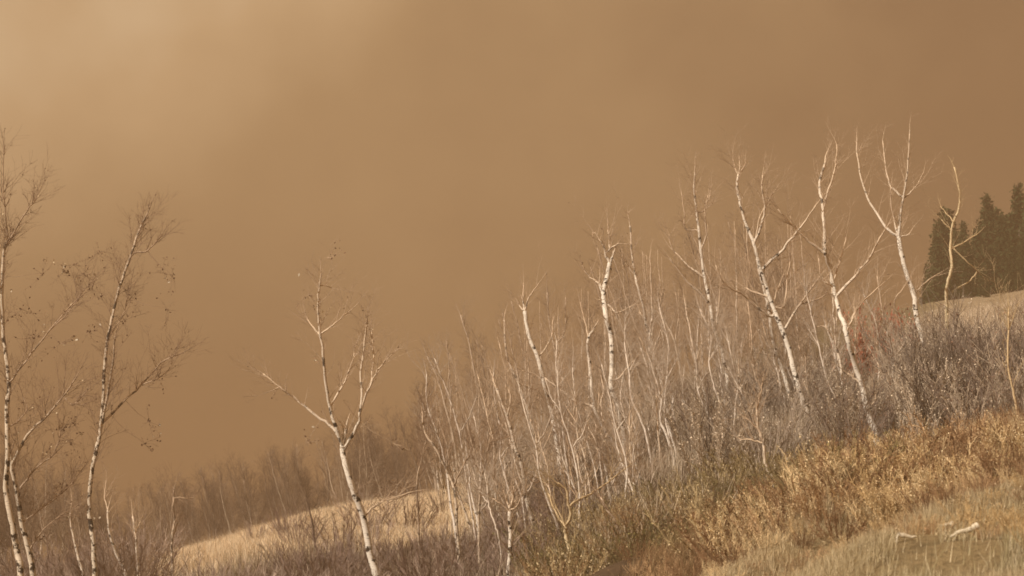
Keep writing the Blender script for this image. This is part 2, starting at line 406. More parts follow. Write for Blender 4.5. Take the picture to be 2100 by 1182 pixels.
# ------------------------------------------------------------------ the birches, traced one by one
birch('birch_tree', 'slender bare birch at left with its top leaning right above a long right-hand branch',
  [(195,1182),(191,1111),(184,1052),(187,974),(207,872),(213,779),(221,695),(246,589),(270,520),(283,480),(300,443)],
  [([(187,974),(201,915),(213,849),(223,798),(232,743),(236,690)],7,4), ([(207,872),(245,832),(289,790),(330,745),(365,728)],6,3),
   ([(270,520),(298,516),(313,504),(333,480)],4,2.5), ([(246,589),(241,572)],3,2), ([(289,790),(318,780),(345,760)],3,2), ([(221,695),(250,650),(262,610)],3,2)],
  Y=46, w=(11,4), mat=M_birch_dark, twigs=1.3, leaves=200, clusters=[(338,632),(300,860),(262,600),(252,655),(330,548),(320,770),(348,560),(180,680),(290,905)])
birch('birch_tree', 'mottled birch at the far left edge, left one of a twin pair',
  [(43,1182),(35,1130),(23,1064),(12,1001),(16,939),(14,837),(18,786),(8,690),(4,605),(8,516),(16,496)],
  [([(8,516),(30,475),(55,435),(69,415),(79,394)],4,2), ([(18,786),(53,741),(101,678),(154,618)],5,2.5), ([(4,605),(-15,540),(-8,470)],4,2.5),
   ([(14,876),(35,866),(55,841),(47,814)],3.5,2), ([(101,678),(140,640),(168,600),(190,575)],3,2), ([(16,496),(12,440),(6,380),(8,300)],3.5,1.8)],
  Y=44, w=(15,5), mat=M_birch_dark, twigs=1.4, leaves=300, clusters=[(148,540),(170,560),(128,555),(200,515),(185,590),(66,690),(80,560),(60,640),(120,700),(28,640)])
birch('birch_tree', 'mottled birch beside the far left one, its trunk joining a long slanting branch',
  [(68,1182),(59,1130),(45,1072),(35,1009),(23,954),(18,920)],
  [([(23,954),(55,893),(94,855),(129,814),(158,771)],7,3), ([(35,1009),(75,960),(110,930),(130,870)],4,2), ([(45,1072),(90,1040),(140,1000),(170,960)],4,2), ([(59,1130),(90,1085),(135,1050)],3.5,2),
   ([(129,814),(150,830),(180,800)],3,2)],
  Y=44.6, w=(14,7), mat=M_birch_dark, twigs=1.9, leaves=300, clusters=[(125,880),(140,905),(150,870),(75,1105),(110,1000),(160,1060)])
birch('birch_tree', 'white birch standing alone at centre left, forking low into three bare limbs',
  [(772,1182),(761,1146),(746,1065),(729,1019),(714,973),(703,927),(703,913)],
  [([(703,913),(689,875),(677,835),(667,777),(661,713),(654,662),(653,615),(656,578)],9,4), ([(703,913),(683,878),(648,852),(602,816),(573,794),(540,767)],7,3),
   ([(706,924),(732,875),(742,823),(740,765),(749,696),(752,667)],8,3.5), ([(661,690),(645,675),(631,655)],4,2.5), ([(667,689),(690,660),(719,637)],4,2.5),
   ([(677,829),(706,783),(722,745),(730,708)],5,3), ([(746,846),(758,794),(775,760),(792,739)],5,2.5), ([(758,794),(766,731),(762,667)],4,2.5), ([(656,589),(668,586),(680,591)],3,2),
   ([(573,794),(560,800)],3,2), ([(740,1063),(769,1037),(804,1022),(850,1008)],4,2)],
  Y=42, w=(17,11), twigs=0.9, leaves=90, clusters=[(632,602),(668,528),(626,905),(800,905)])
birch('birch_tree', 'white birch with straight leaning trunk left of the broken one, forked tip',
  [(1165,1050),(1160,1007),(1150,955),(1145,918),(1137,876),(1129,834),(1116,786),(1103,734),(1084,686),(1076,639)],
  [([(1076,639),(1066,628),(1060,615)],4,2.5), ([(1076,639),(1085,610),(1105,581)],4,2), ([(1077,640),(1073,610),(1074,581)],3.5,2), ([(1116,790),(1095,768),(1070,760)],4,2.5), ([(1129,834),(1148,806),(1160,785)],4,2), ([(1103,734),(1128,700),(1135,650)],3.5,2)],
  Y=56, w=(13,8), twigs=0.8)
birch('birch_tree', 'thin white birch just left of the broken one, with a long branch reaching down left',
  [(1310,1070),(1300,1030),(1285,960),(1262,915),(1240,880),(1219,835),(1212,780),(1208,735),(1206,698),(1218,675)],
  [([(1217,836),(1197,828),(1177,820),(1150,800),(1117,775)],6,3.5), ([(1240,880),(1232,830),(1238,800),(1230,760)],5,3), ([(1206,698),(1200,660),(1190,620)],3,2), ([(1262,915),(1272,870),(1290,850)],4,2)],
  Y=50, w=(9,6), twigs=0.9)
birch('birch_tree', 'bright white birch with a snapped crooked top and curled hooked branch',
  [(1331,1045),(1313,981),(1290,950),(1277,882),(1270,834),(1253,794),(1255,753),(1255,724),(1253,683),(1244,653),(1240,623),(1238,594),(1246,567),(1251,540)],
  [([(1238,600),(1232,590),(1229,582)],9,5), ([(1246,615),(1254,632),(1263,641),(1277,638)],5,3), ([(1251,540),(1243,525),(1238,505),(1228,490)],7,3), ([(1245,520),(1260,505),(1272,500)],5,2.5),
   ([(1247,510),(1248,480),(1247,455)],4,2), ([(1267,778),(1285,758),(1303,737)],5,3), ([(1228,582),(1205,565),(1195,545)],4,2), ([(1277,882),(1262,850),(1258,815)],5,3), ([(1290,950),(1262,880),(1245,840)],5,3), ([(1238,505),(1222,480),(1215,478)],3,2)],
  Y=47, w=(11,11), twigs=0.85, leaves=90, leafcol=(0.16,0.10,0.06))
birch('birch_tree', 'white birch right of the broken one, with a forked thin upper stem',
  [(1372,860),(1363,806),(1350,757),(1339,724),(1335,694),(1324,657),(1320,631),(1307,586),(1303,564),(1296,523),(1292,463)],
  [([(1339,700),(1340,660),(1337,630),(1335,570),(1333,525)],5,2.5), ([(1303,564),(1290,548),(1283,540)],4,2), ([(1324,657),(1312,640)],4,2.5), ([(1339,724),(1360,660),(1356,600)],4,2)],
  Y=57, w=(10,3.5), twigs=0.9)
birch('birch_tree', 'tall pale birch with two parallel branches sweeping left, rising from pale brush',
  [(1495,800),(1485,742),(1479,711),(1465,671),(1455,618),(1443,557),(1435,486),(1428,429),(1424,390),(1425,354)],
  [([(1446,566),(1425,556),(1410,544),(1384,517)],5,3), ([(1452,627),(1435,600),(1410,579),(1373,530)],5.5,3), ([(1430,434),(1446,430),(1457,394)],3.5,2), ([(1406,470),(1403,434),(1397,394)],3.5,2), ([(1443,520),(1448,480),(1446,434),(1452,400)],4,2),
   ([(1470,680),(1475,620),(1478,560)],4,2), ([(1384,517),(1375,500),(1372,480)],3,2), ([(1462,690),(1445,650),(1430,620)],3,2)],
  Y=55, w=(11,4), twigs=1.0)
birch('birch_tree', 'large birch with a wide crown, its right limb crossing the neighbouring tree',
  [(1663,885),(1658,858),(1645,817),(1633,777),(1621,729),(1606,680),(1591,645),(1578,610),(1569,574),(1556,539),(1547,500),(1531,464),(1520,425),(1512,385),(1514,359)],
  [([(1514,359),(1507,345),(1503,328)],3,2), ([(1514,359),(1524,345),(1529,332)],3,2), ([(1551,500),(1562,460),(1569,425),(1563,390),(1564,359)],6,3), ([(1578,649),(1560,635),(1529,610),(1485,579),(1468,544)],7,3),
   ([(1569,618),(1548,600),(1529,590)],4.5,3), ([(1573,552),(1600,518),(1622,491),(1648,460),(1674,420)],7,3), ([(1611,680),(1625,648),(1641,623),(1679,570)],6,3), ([(1608,627),(1614,575),(1622,526)],4,2.5),
   ([(1531,464),(1534,520),(1540,560)],3.5,2), ([(1547,490),(1560,440),(1590,390)],3.5,2), ([(1640,623),(1680,612),(1700,600)],3.5,2)],
  Y=46, w=(14,5), twigs=1.0)
birch('birch_tree', 'pale birch stem crowded against the large wide-crowned birch on its left side',
  [(1630,850),(1619,810),(1606,763),(1592,722),(1585,695),(1580,654),(1571,610),(1560,566),(1553,530)],
  [([(1592,722),(1575,700),(1565,670)],4,2.5), ([(1580,654),(1590,610),(1600,580)],4,2.5)],
  Y=46.8, w=(10,6), twigs=0.8)
birch('birch_tree', 'bright white leaning birch with a straight limb rising right, base in golden weeds',
  [(1802,918),(1794,885),(1778,841),(1770,797),(1755,753),(1740,702),(1731,662),(1725,649),(1714,610),(1703,557),(1692,513),(1691,478),(1688,429),(1681,376),(1692,335)],
  [([(1690,429),(1699,390),(1712,350),(1716,297)],5,2.5), ([(1692,517),(1660,495),(1635,473),(1595,429)],6,2.5), ([(1722,610),(1750,570),(1779,535),(1814,473)],7,3.5), ([(1710,592),(1695,580),(1683,565),(1679,530)],5,3),
   ([(1714,580),(1722,540),(1732,500),(1734,480)],4,2), ([(1740,680),(1750,650),(1766,623),(1814,579)],5,2.5), ([(1761,790),(1750,775),(1738,766)],6,4), ([(1778,841),(1795,820),(1790,790)],3,2)],
  Y=41, w=(15,5), twigs=0.9)
birch('birch_tree', 'thin pale stem close behind the bright leaning birch, half hidden by brush',
  [(1745,850),(1730,790),(1723,746),(1714,702),(1710,636),(1706,600)], [([(1714,702),(1690,670),(1665,680)],3.5,2)],
  Y=46, w=(7,4), twigs=0.8)
birch('birch_tree', 'birch on the ridge with a wineglass-shaped top of four upright limbs',
  [(1895,720),(1891,693),(1880,649),(1874,605),(1858,557),(1847,513),(1843,486)],
  [([(1843,488),(1823,473),(1792,429),(1770,381),(1759,324),(1757,285)],6.5,2.5), ([(1843,486),(1846,445),(1852,407),(1861,350),(1866,266)],7,3), ([(1852,405),(1838,393),(1825,381),(1817,350),(1810,288)],5,2.5),
   ([(1858,402),(1870,392),(1880,381),(1894,354)],4,2), ([(1845,488),(1858,484),(1866,478)],4.5,2.5), ([(1856,684),(1845,655),(1834,618),(1852,592)],4,2), ([(1883,605),(1894,583),(1922,563)],4,2), ([(1838,470),(1828,430),(1827,380)],3.5,2)],
  Y=55, w=(12,9), twigs=0.55)
birch('aspen_tree', 'yellowish crooked slim tree at right in front of the dark conifers',
  [(1942,660),(1942,636),(1941,592),(1952,548),(1949,513),(1953,464),(1966,429),(1968,394),(1957,343)],
  [([(1957,513),(1980,495),(2008,477)],3.5,2), ([(1962,517),(1985,538),(2004,557)],3.5,2), ([(1953,451),(1940,437),(1929,423)],3,2), ([(1951,469),(1940,462),(1931,451)],3.5,2), ([(2004,557),(1990,575),(1965,590)],3,2)],
  Y=58, w=(8,3.5), mat=M_birch_gold, twigs=0.5)
birch('birch_tree', 'grey-brown young birch at bottom centre left with a kinked thin top',
  [(945,1181),(938,1086),(934,1018),(921,976),(895,923),(871,886),(866,844)],
  [([(930,1000),(945,965),(965,930),(972,910)],4,2.5), ([(895,923),(880,905)],4,2)], Y=42, w=(8,4), mat=M_birch_dark, twigs=1.5)
birch('birch_tree', 'crooked thin dark stem standing at the right end of the pale dry ridge',
  [(868,1160),(860,1120),(858,1060),(855,992),(865,940),(876,897)], [([(855,992),(840,1010),(800,1030)],3,2)], Y=45, w=(6,3), mat=M_birch_dark, twigs=1.6)
birch('birch_tree', 'second thin mottled stem rising from the bottom edge beside the pair of grey birches',
  [(984,1181),(982,1060),(989,981),(1003,907)], [([(989,981),(975,950)],3,2), ([(1003,907),(1015,905),(1035,898)],3,2)], Y=42, w=(7,4), mat=M_birch_dark, twigs=1.5)
birch('birch_tree', 'short straight pale birch at the bottom edge, branching like a candlestick',
  [(1042,1181),(1047,1113),(1045,1049)], [([(1045,1049),(1030,1035),(1010,1023)],5,2.5), ([(1045,1049),(1040,1025),(1032,1005)],5,2.5), ([(1046,1049),(1052,1020),(1053,997)],5,2.5), ([(1045,1049),(1062,1035),(1070,1015)],4,2)], Y=39, w=(10,8), twigs=1.6)
birch('birch_tree', 'leaning birch with black-banded lower trunk between the candlestick birch and the forked one',
  [(1126,1160),(1110,1118),(1095,1076),(1079,1023),(1071,960),(1055,913),(1042,860),(1018,797)],
  [([(1042,860),(1046,820),(1044,800)],5,3), ([(1071,960),(1095,990),(1110,985)],3,2), ([(1018,797),(1010,770),(1000,750)],3,2)], Y=44, w=(11,5), twigs=1.1)
birch('birch_tree', 'low forked birch at bottom centre with a long straw-coloured branch to the right',
  [(1157,1182),(1165,1158),(1167,1127),(1161,1103),(1159,1081)],
  [([(1159,1081),(1138,1048),(1124,1012)],6,3), ([(1159,1081),(1171,1055),(1165,1034),(1162,1007),(1143,991)],7,4), ([(1168,1038),(1179,1030),(1222,1007),(1272,969)],5.5,3), ([(1168,1148),(1184,1139),(1219,1136)],4,2)], Y=37, w=(11,7), mat=M_birch_gold, twigs=0.8)
birch('birch_tree', 'faint thin tree whose tip stands highest left of the hazy grove',
  [(1005,930),(1000,886),(995,844),(976,781),(963,707),(945,647)], [([(976,781),(985,750)],3,2)], Y=66, w=(7,3), mat=M_sapling, twigs=1.2)
birch('birch_tree', 'faint bent thin tree marking the left end of the hazy grove',
  [(930,900),(913,834),(897,776),(876,731)], [([(913,834),(921,760),(915,700)],3.5,2)], Y=68, w=(6,2.5), mat=M_sapling, twigs=1.2)
birch('birch_tree', 'slim pale tree in the hazy grove leaning over the black-banded birch',
  [(1095,900),(1076,823),(1063,786),(1039,728),(1034,657)], [([(1050,756),(1038,760),(1022,700)],3,2), ([(1063,786),(1090,796),(1108,800)],3,2)], Y=62, w=(7,3), mat=M_birch, twigs=1.2)
birch('birch_tree', 'thin pale hazy tree behind the tip of the straight leaning birch',
  [(1165,830),(1147,753),(1136,709),(1127,660),(1122,600)], [([(1136,709),(1158,680),(1160,610)],3,2)], Y=62, w=(6,2.5), mat=M_sapling, twigs=1.2)
birch('birch_tree', 'slim birch on the brushy slope left of the tall pale birch with parallel branches',
  [(1400,790),(1384,702),(1364,658),(1352,620)], [([(1384,702),(1392,650),(1385,600)],3.5,2)], Y=56, w=(6,3), mat=M_sapling, twigs=1.0)
birch('birch_tree', 'slim white birch ending in pale scrub beneath the tall pale birch',
  [(1448,815),(1445,804),(1435,770),(1428,743),(1414,672),(1405,620)], [([(1428,743),(1440,700)],3,2)], Y=54, w=(7,3), twigs=1.0)
birch('birch_tree', 'bent white sapling below the large birch, its base at the edge of the golden weeds',
  [(1585,984),(1569,950),(1566,909),(1556,882),(1552,841)], [([(1563,912),(1540,903),(1515,899)],4,2), ([(1556,882),(1535,862),(1522,855)],3.5,2), ([(1552,841),(1562,800),(1565,775)],3,2)], Y=36, w=(8,4), twigs=1.0)
birch('birch_tree', 'short bright white stump-like birch at lower left beside the pale ridge',
  [(258,1176),(254,1166),(236,1128),(224,1088),(221,1047)], [([(221,1047),(214,1015),(218,985)],3,2)], Y=52, w=(11,4), twigs=0.9)
birch('birch_tree', 'small white birch stem just right of the short bright one at lower left',
  [(283,1185),(283,1168),(280,1121),(277,1092),(272,1060)], [([(277,1092),(288,1070)],3,2)], Y=52.8, w=(7,4), twigs=0.9)
birch('birch_tree', 'thin pale stem at lower left between the twin mottled birches and the slender one',
  [(170,1181),(160,1142),(147,1083),(145,1050)], [], Y=50, w=(7,4), twigs=1.0)
birch('birch_tree', 'spindly birch at the left foot of the pale ridge with a crooked arching twig',
  [(354,1178),(352,1121),(355,1088),(358,1059),(355,1035),(358,1000)], [([(355,1100),(368,1065)],3.5,2), ([(357,1040),(362,1020),(395,1022),(415,990)],2.5,1.5)], Y=50, w=(6,3), mat=M_birch_dark, twigs=1.2)
birch('birch_tree', 'thin straight pale stem at the far right edge above the golden weeds',
  [(2091,875),(2091,865),(2080,810),(2068,750),(2069,628)], [([(2069,690),(2080,640)],2.5,1.5)], Y=37, w=(7,3), mat=M_birch_gold, twigs=0.6)
birch('birch_tree', 'short dark-banded stem leaning over the olive scrub right of the forked birch',
  [(1290,1125),(1278,1095),(1262,1070),(1245,1045),(1232,1022)], [], Y=37, w=(8,5), mat=M_birch_dark, twigs=1.2)
birch('birch_tree', 'dark thin stem growing out of the middle of the pale dry ridge',
  [(650,1160),(645,1110),(638,1060)], [([(645,1110),(662,1085)],2.5,1.5)], Y=52, w=(7,4), mat=M_dead, twigs=1.3)

SHORT = ['slender left birch', 'far left edge birch', 'left twin birch', 'lone three-limbed birch', 'straight birch left of the broken one', 'thin birch beside the broken one', 'broken-topped birch',
 'fork-stemmed birch', 'birch with parallel branches', 'large wide-crowned birch', None, 'bright leaning birch', None, 'wineglass-topped birch', 'yellowish crooked tree',
 'grey kinked birch', 'crooked dark stem', 'second mottled stem', 'candlestick birch', 'black-banded birch', 'forked low birch', 'grove tree with the highest left tip', 'bent grove tree', 'slim pale grove tree', None,
 'slim brushy-slope birch', 'slim white scrub birch', 'bent white sapling', 'short bright lower left birch', None, 'thin lower left stem', 'spindly ridge-foot birch', 'far right edge stem', 'short banded stem', 'dark ridge stem']
def where(x, y, names=SHORT):
    """which traced tree stands nearest in the view, and on which side"""
    p0 = 1050 + F * x / y; best = None
    for r_, nm_ in zip(TREES, names):
        if not nm_: continue
        lx, ly = r_.location.x, r_.location.y; p = 1050 + F * lx / ly
        d = abs(p - p0) + abs(ly - y) * 9
        if best is None or d < best[0]: best = (d, p0 - p, y - ly, nm_)
    d, dp, dy, nm_ = best
    if dy < -1.8: rel = 'in front of' if abs(dp) < 35 else ('in front and left of' if dp < 0 else 'in front and right of')
    elif dy > 1.8: rel = 'behind' if abs(dp) < 35 else ('behind and left of' if dp < 0 else 'behind and right of')
    else: rel = 'close beside' if abs(dp) < 35 else ('left of' if dp < 0 else 'right of')
    return rel + ' the ' + nm_
rs_ = random.Random(5)

for k in range(15):
    bx = rs_.uniform(1190, 1345); by = 960 + (bx - 1190) * .75 + rs_.uniform(-45, 45); hh = rs_.uniform(90, 210)
    P = [(bx, by)]
    for j in range(1, 5): P.append((bx - hh * .05 * j * rs_.uniform(.6, 2.0), by - hh * j / 4))
    birch('birch_tree', 'thin white stem in the tangle under the broken-topped birch', P, [([P[2], (P[2][0] + rs_.choice((-1, 1)) * 22, P[2][1] - 35)], 3, 2)], Y=rs_.uniform(43, 50), w=(rs_.uniform(4, 8), 3), mat=M_birch, twigs=.9, group='thin white stems of the tangle')
LOOSE = []
for k in range(42):
    bx = rs_.uniform(930, 1330); by = 1090 + (1240 - bx) * .15 + rs_.uniform(-60, 80); hh = rs_.uniform(150, 400); P = [(bx, by)]
    for j in range(1, 6): P.append((P[-1][0] - hh * .04 * rs_.uniform(-.2, 2.0), by - hh * j / 5))
    kk = rs_.choice((2, 3)); sg = rs_.choice((-1, 1))
    LOOSE.append(birch('birch_sapling', 'x%d' % k, P, [([P[kk], (P[kk][0] + sg * 20, P[kk][1] - 30), (P[kk][0] + sg * 34, P[kk][1] - 70)], 3, 1.8)], Y=rs_.uniform(40, 52), w=(rs_.uniform(4, 8.5), 2.2),
          mat=rs_.choice((M_birch, M_birch_dark, M_white, M_white)), twigs=1.0, group='slim saplings of the lower centre'))
for k in range(48):
    bx = rs_.uniform(1300, 1850); by = np.interp(bx, [1330, 1830], [930, 830]) + rs_.uniform(-60, 50); hh = rs_.uniform(90, 290); P = [(bx, by)]
    for j in range(1, 5): P.append((P[-1][0] - hh * .05 * rs_.uniform(-.5, 2.2), by - hh * j / 4))
    LOOSE.append(birch('birch_sapling', 'y%d' % k, P, [([P[2], (P[2][0] + rs_.choice((-1, 1)) * 22, P[2][1] - 40)], 2.6, 1.6)], Y=rs_.uniform(45, 60), w=(rs_.uniform(3.5, 7), 2.2),
          mat=rs_.choice((M_birch, M_white, M_white)), twigs=1.5, group='slim saplings of the thicket'))
# ------------------------------------------------------------------ grove of thinner trees behind, and woods in the dust
def sapling_proto(name, h, seed, mat, spread, cnt, r0=0.05):
    rnd = random.Random(seed); root = empty(name, (0, 0, 0))
    tr = Tubes(); P = [Vector((0, 0, -0.3))]; d = Vector((-0.10, 0, 1))
    n_ = 9
    for i in range(n_):
        d = (d + Vector((rnd.gauss(-0.015, .06), rnd.gauss(0, .06), 0))).normalized(); P.append(P[-1] + d * (h / n_))
    rad = [r0 * (1 - 0.85 * i / n_) + 0.004 for i in range(n_ + 1)]
    S = smooth(P, 3, 0.01, rnd); rs = [np.interp(i / (len(S) - 1), np.linspace(0, 1, n_ + 1), rad) for i in range(len(S))]
    tr.add(S, rs, 6); link('trunk', tr.mesh('trunk', mat), root)
    tw = Tubes()
    for j in range(cnt):
        i = int(len(S) * rnd.uniform(0.25, 0.97)); i = min(i, len(S) - 2); f = 1 - i / len(S)
        ang = rnd.uniform(0, 2 * math.pi); side = Vector((math.cos(ang), math.sin(ang), 0))
        shoot(tw, S[i], Vector((-.1, 0, 1.25)) + side * spread, h * (0.10 + 0.30 * f) * rnd.uniform(.6, 1.2), max(0.006, rs[i] * 0.42), 2, rnd)
    tag(link('crown', tw.mesh('crown', mat), root), kind='stuff')
    return root
for o_ in LOOSE:
    hgt = max(v.co.z for v in o_.children[0].data.vertices)
    o_['label'] = ('short' if hgt < 2.2 else 'tall' if hgt > 3.4 else 'middling') + (' mottled' if o_.children[0].data.materials[0] == M_birch_dark else ' pale') + ' sapling ' + where(o_.location.x, o_.location.y)
protos = [sapling_proto('bare_tree', h, 50 + i, mt, sp, c) for i, (h, mt, sp, c) in enumerate(
    [(7.0, M_sapling, 0.55, 20), (6.2, M_sapling, 0.8, 24), (7.6, M_birch, 0.5, 18), (5.5, M_sapling, 0.7, 22), (6.8, M_woods, 0.7, 30), (7.0, M_woods, 0.6, 36), (6.0, M_woods, 0.85, 36)])]
used = set()
def place(proto_i, x, y, s, rz, label, group, protos_=protos, cat='tree', dz=0.0):
    p = protos_[proto_i]
    o = copy_tree(p) if id(p) in used else p
    used.add(id(p))
    o.location = (x, y, gz(x, y) + dz); o.scale = (s, s, s); o.rotation_euler = (0, 0, rz)
    tag(o, label, cat, group); return o
def heightfit(px, row_top, Y):
    q = at(px, row_top, Y); return q.z - gz(q.x, q.y)
PH = [7.0, 6.2, 7.6, 5.5, 6.8, 7.0, 6.0]
tops = [(860,760),(900,735),(950,700),(1000,660),(1040,620),(1090,600),(1140,600),(1200,575),(1250,490),(1300,480),(1350,500),(1400,440),(1460,440),(1520,420),(1580,400),(1640,440),(1700,500),(1760,560),(1800,600)]
tp = np.array(tops, float)
rg = random.Random(11)
for k in range(104):
    px = rg.uniform(870, 1640); Y = rg.uniform(60, 84)
    top = np.interp(px, tp[:, 0], tp[:, 1]) + abs(rg.gauss(0, 75)) + 10
    q = at(px, top, Y); h = q.z - gz(q.x, q.y)
    if h < 1.5: continue
    i = rg.choice((0, 2, 2, 3, 4, 2)); s = min(1.35, h / PH[i])
    qx = q.x + 0.10 * PH[i] * s
    place(i, qx, Y, s, rg.uniform(-.5, .5), ('slight' if s < .75 else 'taller') + ' hazy bare tree ' + where(qx, Y), 'thin trees of the hazy grove')
for k in range(190):
    px = rg.uniform(-60, 1000); Y = rg.uniform(80, 128)
    top = np.interp(px, [-60, 150, 300, 450, 600, 800, 960], [860, 930, 985, 930, 905, 830, 800]) + abs(rg.gauss(0, 40))
    q = at(px, top, Y); h = q.z - gz(q.x, q.y)
    i = rg.choice((0, 1, 3, 4, 4, 5, 5, 6, 6)); s = max(0.5, min(1.5, h / PH[i]))
    place(i, q.x, Y, s, rg.uniform(-.6, .6), ('short' if s < .85 else 'tall') + ' dust-veiled bare tree, ' + ('far ' if Y > 115 else '') + where(q.x, Y), 'bare trees in the dust beyond the ridge')

# conifers in the dust at upper right
def conifer_proto(h, seed):
    rnd = random.Random(seed); root = empty('conifer', (0, 0, 0))
    tr = Tubes(); tr.add([Vector((0, 0, -.4)), Vector((0.05, 0, h * .5)), Vector((0, 0, h))], [.16, .1, .015], 7); link('trunk', tr.mesh('trunk', M_dead), root)
    V, Fc, C = [], [], []
    z = h * 0.06
    while z < h * 0.985:
        f = 1 - z / h; L = (h * 0.20 * f ** 0.9 + 0.06) * rnd.uniform(.75, 1.2)
        for b_ in range(7):
            ang = rnd.uniform(0, 6.283); dr = Vector((math.cos(ang), math.sin(ang), rnd.uniform(-.25, .15)))
            for j in range(int(5 + L * 9)):
                tt = rnd.random() ** 0.7; p = Vector((0, 0, z)) + dr * L * tt + Vector((rnd.gauss(0, .09), rnd.gauss(0, .09), rnd.gauss(-.04, .07)))
                leaf_quad(V, Fc, C, p, rnd.uniform(.16, .32), rnd, (0.036, 0.048, 0.020))
        z += h * 0.022 * rnd.uniform(.7, 1.3)
    tag(link('crown', poly_mesh('crown', V, Fc, C, M_needle), root), kind='stuff')
    return root
cps = [conifer_proto(h, 5 + i) for i, h in enumerate((7.0, 6.0, 5.0))]
con = [(2023,398,126,'pointed dark conifer standing tallest in the dusty stand at upper right'), (2087,378,122,'dark conifer at the right edge of the picture, broad and cut by the frame'),
       (1940,430,128,'dark conifer at the left end of the stand, right behind the yellowish slim tree')]
more = [(1975,455,102),(2055,440,98),(1920,480,106),(2000,470,100),(2110,400,99),(2040,430,110),(1958,470,112),(2075,470,96),(2120,450,95),(1990,520,96),(2090,500,94),(2030,510,95),(1900,540,108),(2010,450,112),(2072,440,114),(1985,500,96),(2100,480,98),(1950,520,98),(2045,500,100),(1925,450,114),(2068,520,94),(2120,390,112),(2015,540,92)]
HC = (7.0, 6.0, 5.0)
for k, c in enumerate(con + [m_ + (None,) for m_ in more]):
    px, row, Y, lab = c; Y = Y if lab else Y + 20; h = heightfit(px, row, Y); i = k % 3; s = h / HC[i]; q = at(px, row, Y)
    place(i, q.x, Y, max(.35, s), rg.uniform(0, 6), lab or ('lower' if row > 465 else 'upper') + (' distant' if Y > 103 else ' nearer') + ' dust-blurred conifer ' + ('left of' if px < 2000 else ('right of' if px > 2060 else 'beside')) + ' the tallest pointed one', 'dark conifers at upper right', cps, 'conifer')

# ------------------------------------------------------------------ bare shrubs
def shrub_proto(name, seed, h, stems, c0, spread=.35, sub=5, r=0.011, leafy=0, leafc=(.3, .2, .1), lsz=(.03, .07)):
    rnd = random.Random(seed); V, Fc, C = [], [], []
    def seg(p, q, r0, r1, c):
        d = (q - p).normalized(); a_ = d.orthogonal().normalized(); b_ = d.cross(a_); i = len(V)
        for pt, rr in ((p, r0), (q, r1)):
            for k in range(3):
                th = k * 2.094; V.append(pt + (a_ * math.cos(th) + b_ * math.sin(th)) * rr); C.append(c)
        for k in range(3): Fc.append((i + k, i + (k + 1) % 3, i + 3 + (k + 1) % 3, i + 3 + k))
    for s_ in range(stems):
        ang = rnd.uniform(0, 6.283); u = rnd.random() ** .5
        p = Vector((math.cos(ang) * u * .45, math.sin(ang) * u * .45, -.1)); d = Vector((math.cos(ang) * u * spread, math.sin(ang) * u * spread, 1)).normalized()
        hh = h * rnd.uniform(.6, 1.1); n_ = 6; k_ = rnd.uniform(.65, 1.35); c = (c0[0] * k_, c0[1] * k_, c0[2] * k_, 1)
        for i in range(n_):
            d = (d + Vector((rnd.gauss(0, .09), rnd.gauss(0, .09), 0))).normalized(); q = p + d * hh / n_
            f = 1 - i / n_; seg(p, q, r * f + .003, r * (f - 1 / n_) + .003, c)
            if i > 0:
                for j in range(sub):
                    dd = (d + Vector((rnd.gauss(0, .5), rnd.gauss(0, .5), rnd.gauss(.1, .25)))).normalized(); m_ = p.lerp(q, rnd.random())
                    e = m_ + dd * hh * rnd.uniform(.08, .22); seg(m_, e, .0055, .003, c)
                    for _ in range(leafy):
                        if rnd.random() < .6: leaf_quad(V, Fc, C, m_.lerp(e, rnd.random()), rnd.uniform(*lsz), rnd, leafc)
            p = q
    me = poly_mesh(name, V, Fc, C, M_shrub); return link(name, me)
grey = [shrub_proto('bare_shrub', 100 + i, 2.1, 30, c, sp, 6, .013, lf, lc, (.03, .06)) for i, (c, sp, lf, lc) in enumerate([((.20, .158, .125), .45, 0, (1, 1, 1)), ((.27, .215, .17), .6, 1, (.74, .62, .48)), ((.13, .10, .08), .4, 0, (1, 1, 1)), ((.48, .385, .29), .55, 2, (.80, .66, .50)), ((.20, .15, .12), .7, 1, (.30, .18, .12))])]  # pale quads paint sunlit twig tops; darker stem colours paint shaded hollows
brown = [shrub_proto('leafless_bush', 200 + i, 1.3, 24, c, sp) for i, (c, sp) in enumerate([((.26, .185, .14), .8), ((.42, .32, .26), .7), ((.24, .17, .14), .9)])]
olive = [shrub_proto('scrub_bush', 300 + i, 1.0, 22, c, .9, 4, .007, 2, lc, (.02, .05)) for i, (c, lc) in enumerate([((.24, .18, .09), (.26, .20, .08)), ((.27, .17, .09), (.36, .22, .10)), ((.18, .14, .07), (.22, .19, .07)), ((.44, .33, .18), (.72, .58, .36))])]
golden = [shrub_proto('golden_weed_clump', 400 + i, 1.0, 30, c, sp, 5, .0045, 3, lc, (.016, .04)) for i, (c, lc, sp) in enumerate([((.52, .36, .18), (.80, .60, .34), .7), ((.42, .27, .15), (.62, .43, .25), .8), ((.62, .46, .26), (.88, .71, .45), .6), ((.24, .14, .075), (.36, .21, .11), .9)])]
redp = [shrub_proto('red_shrub', 500, 1.1, 34, (.30, .14, .09), .9, 6, .010, 6, (.46, .14, .08), (.05, .09))]
COLN = {}
for lst, names in ((grey, ['grey', 'tan-grey', 'dull grey', 'sunlight-painted', 'dark brown']), (brown, ['brown', 'light brown', 'dark brown']), (olive, ['olive', 'rusty', 'green-brown', 'straw-flecked']), (golden, ['golden', 'russet-gold', 'pale gold', 'reddish'])):
    for o_, n_ in zip(lst, names): COLN[o_.name] = n_
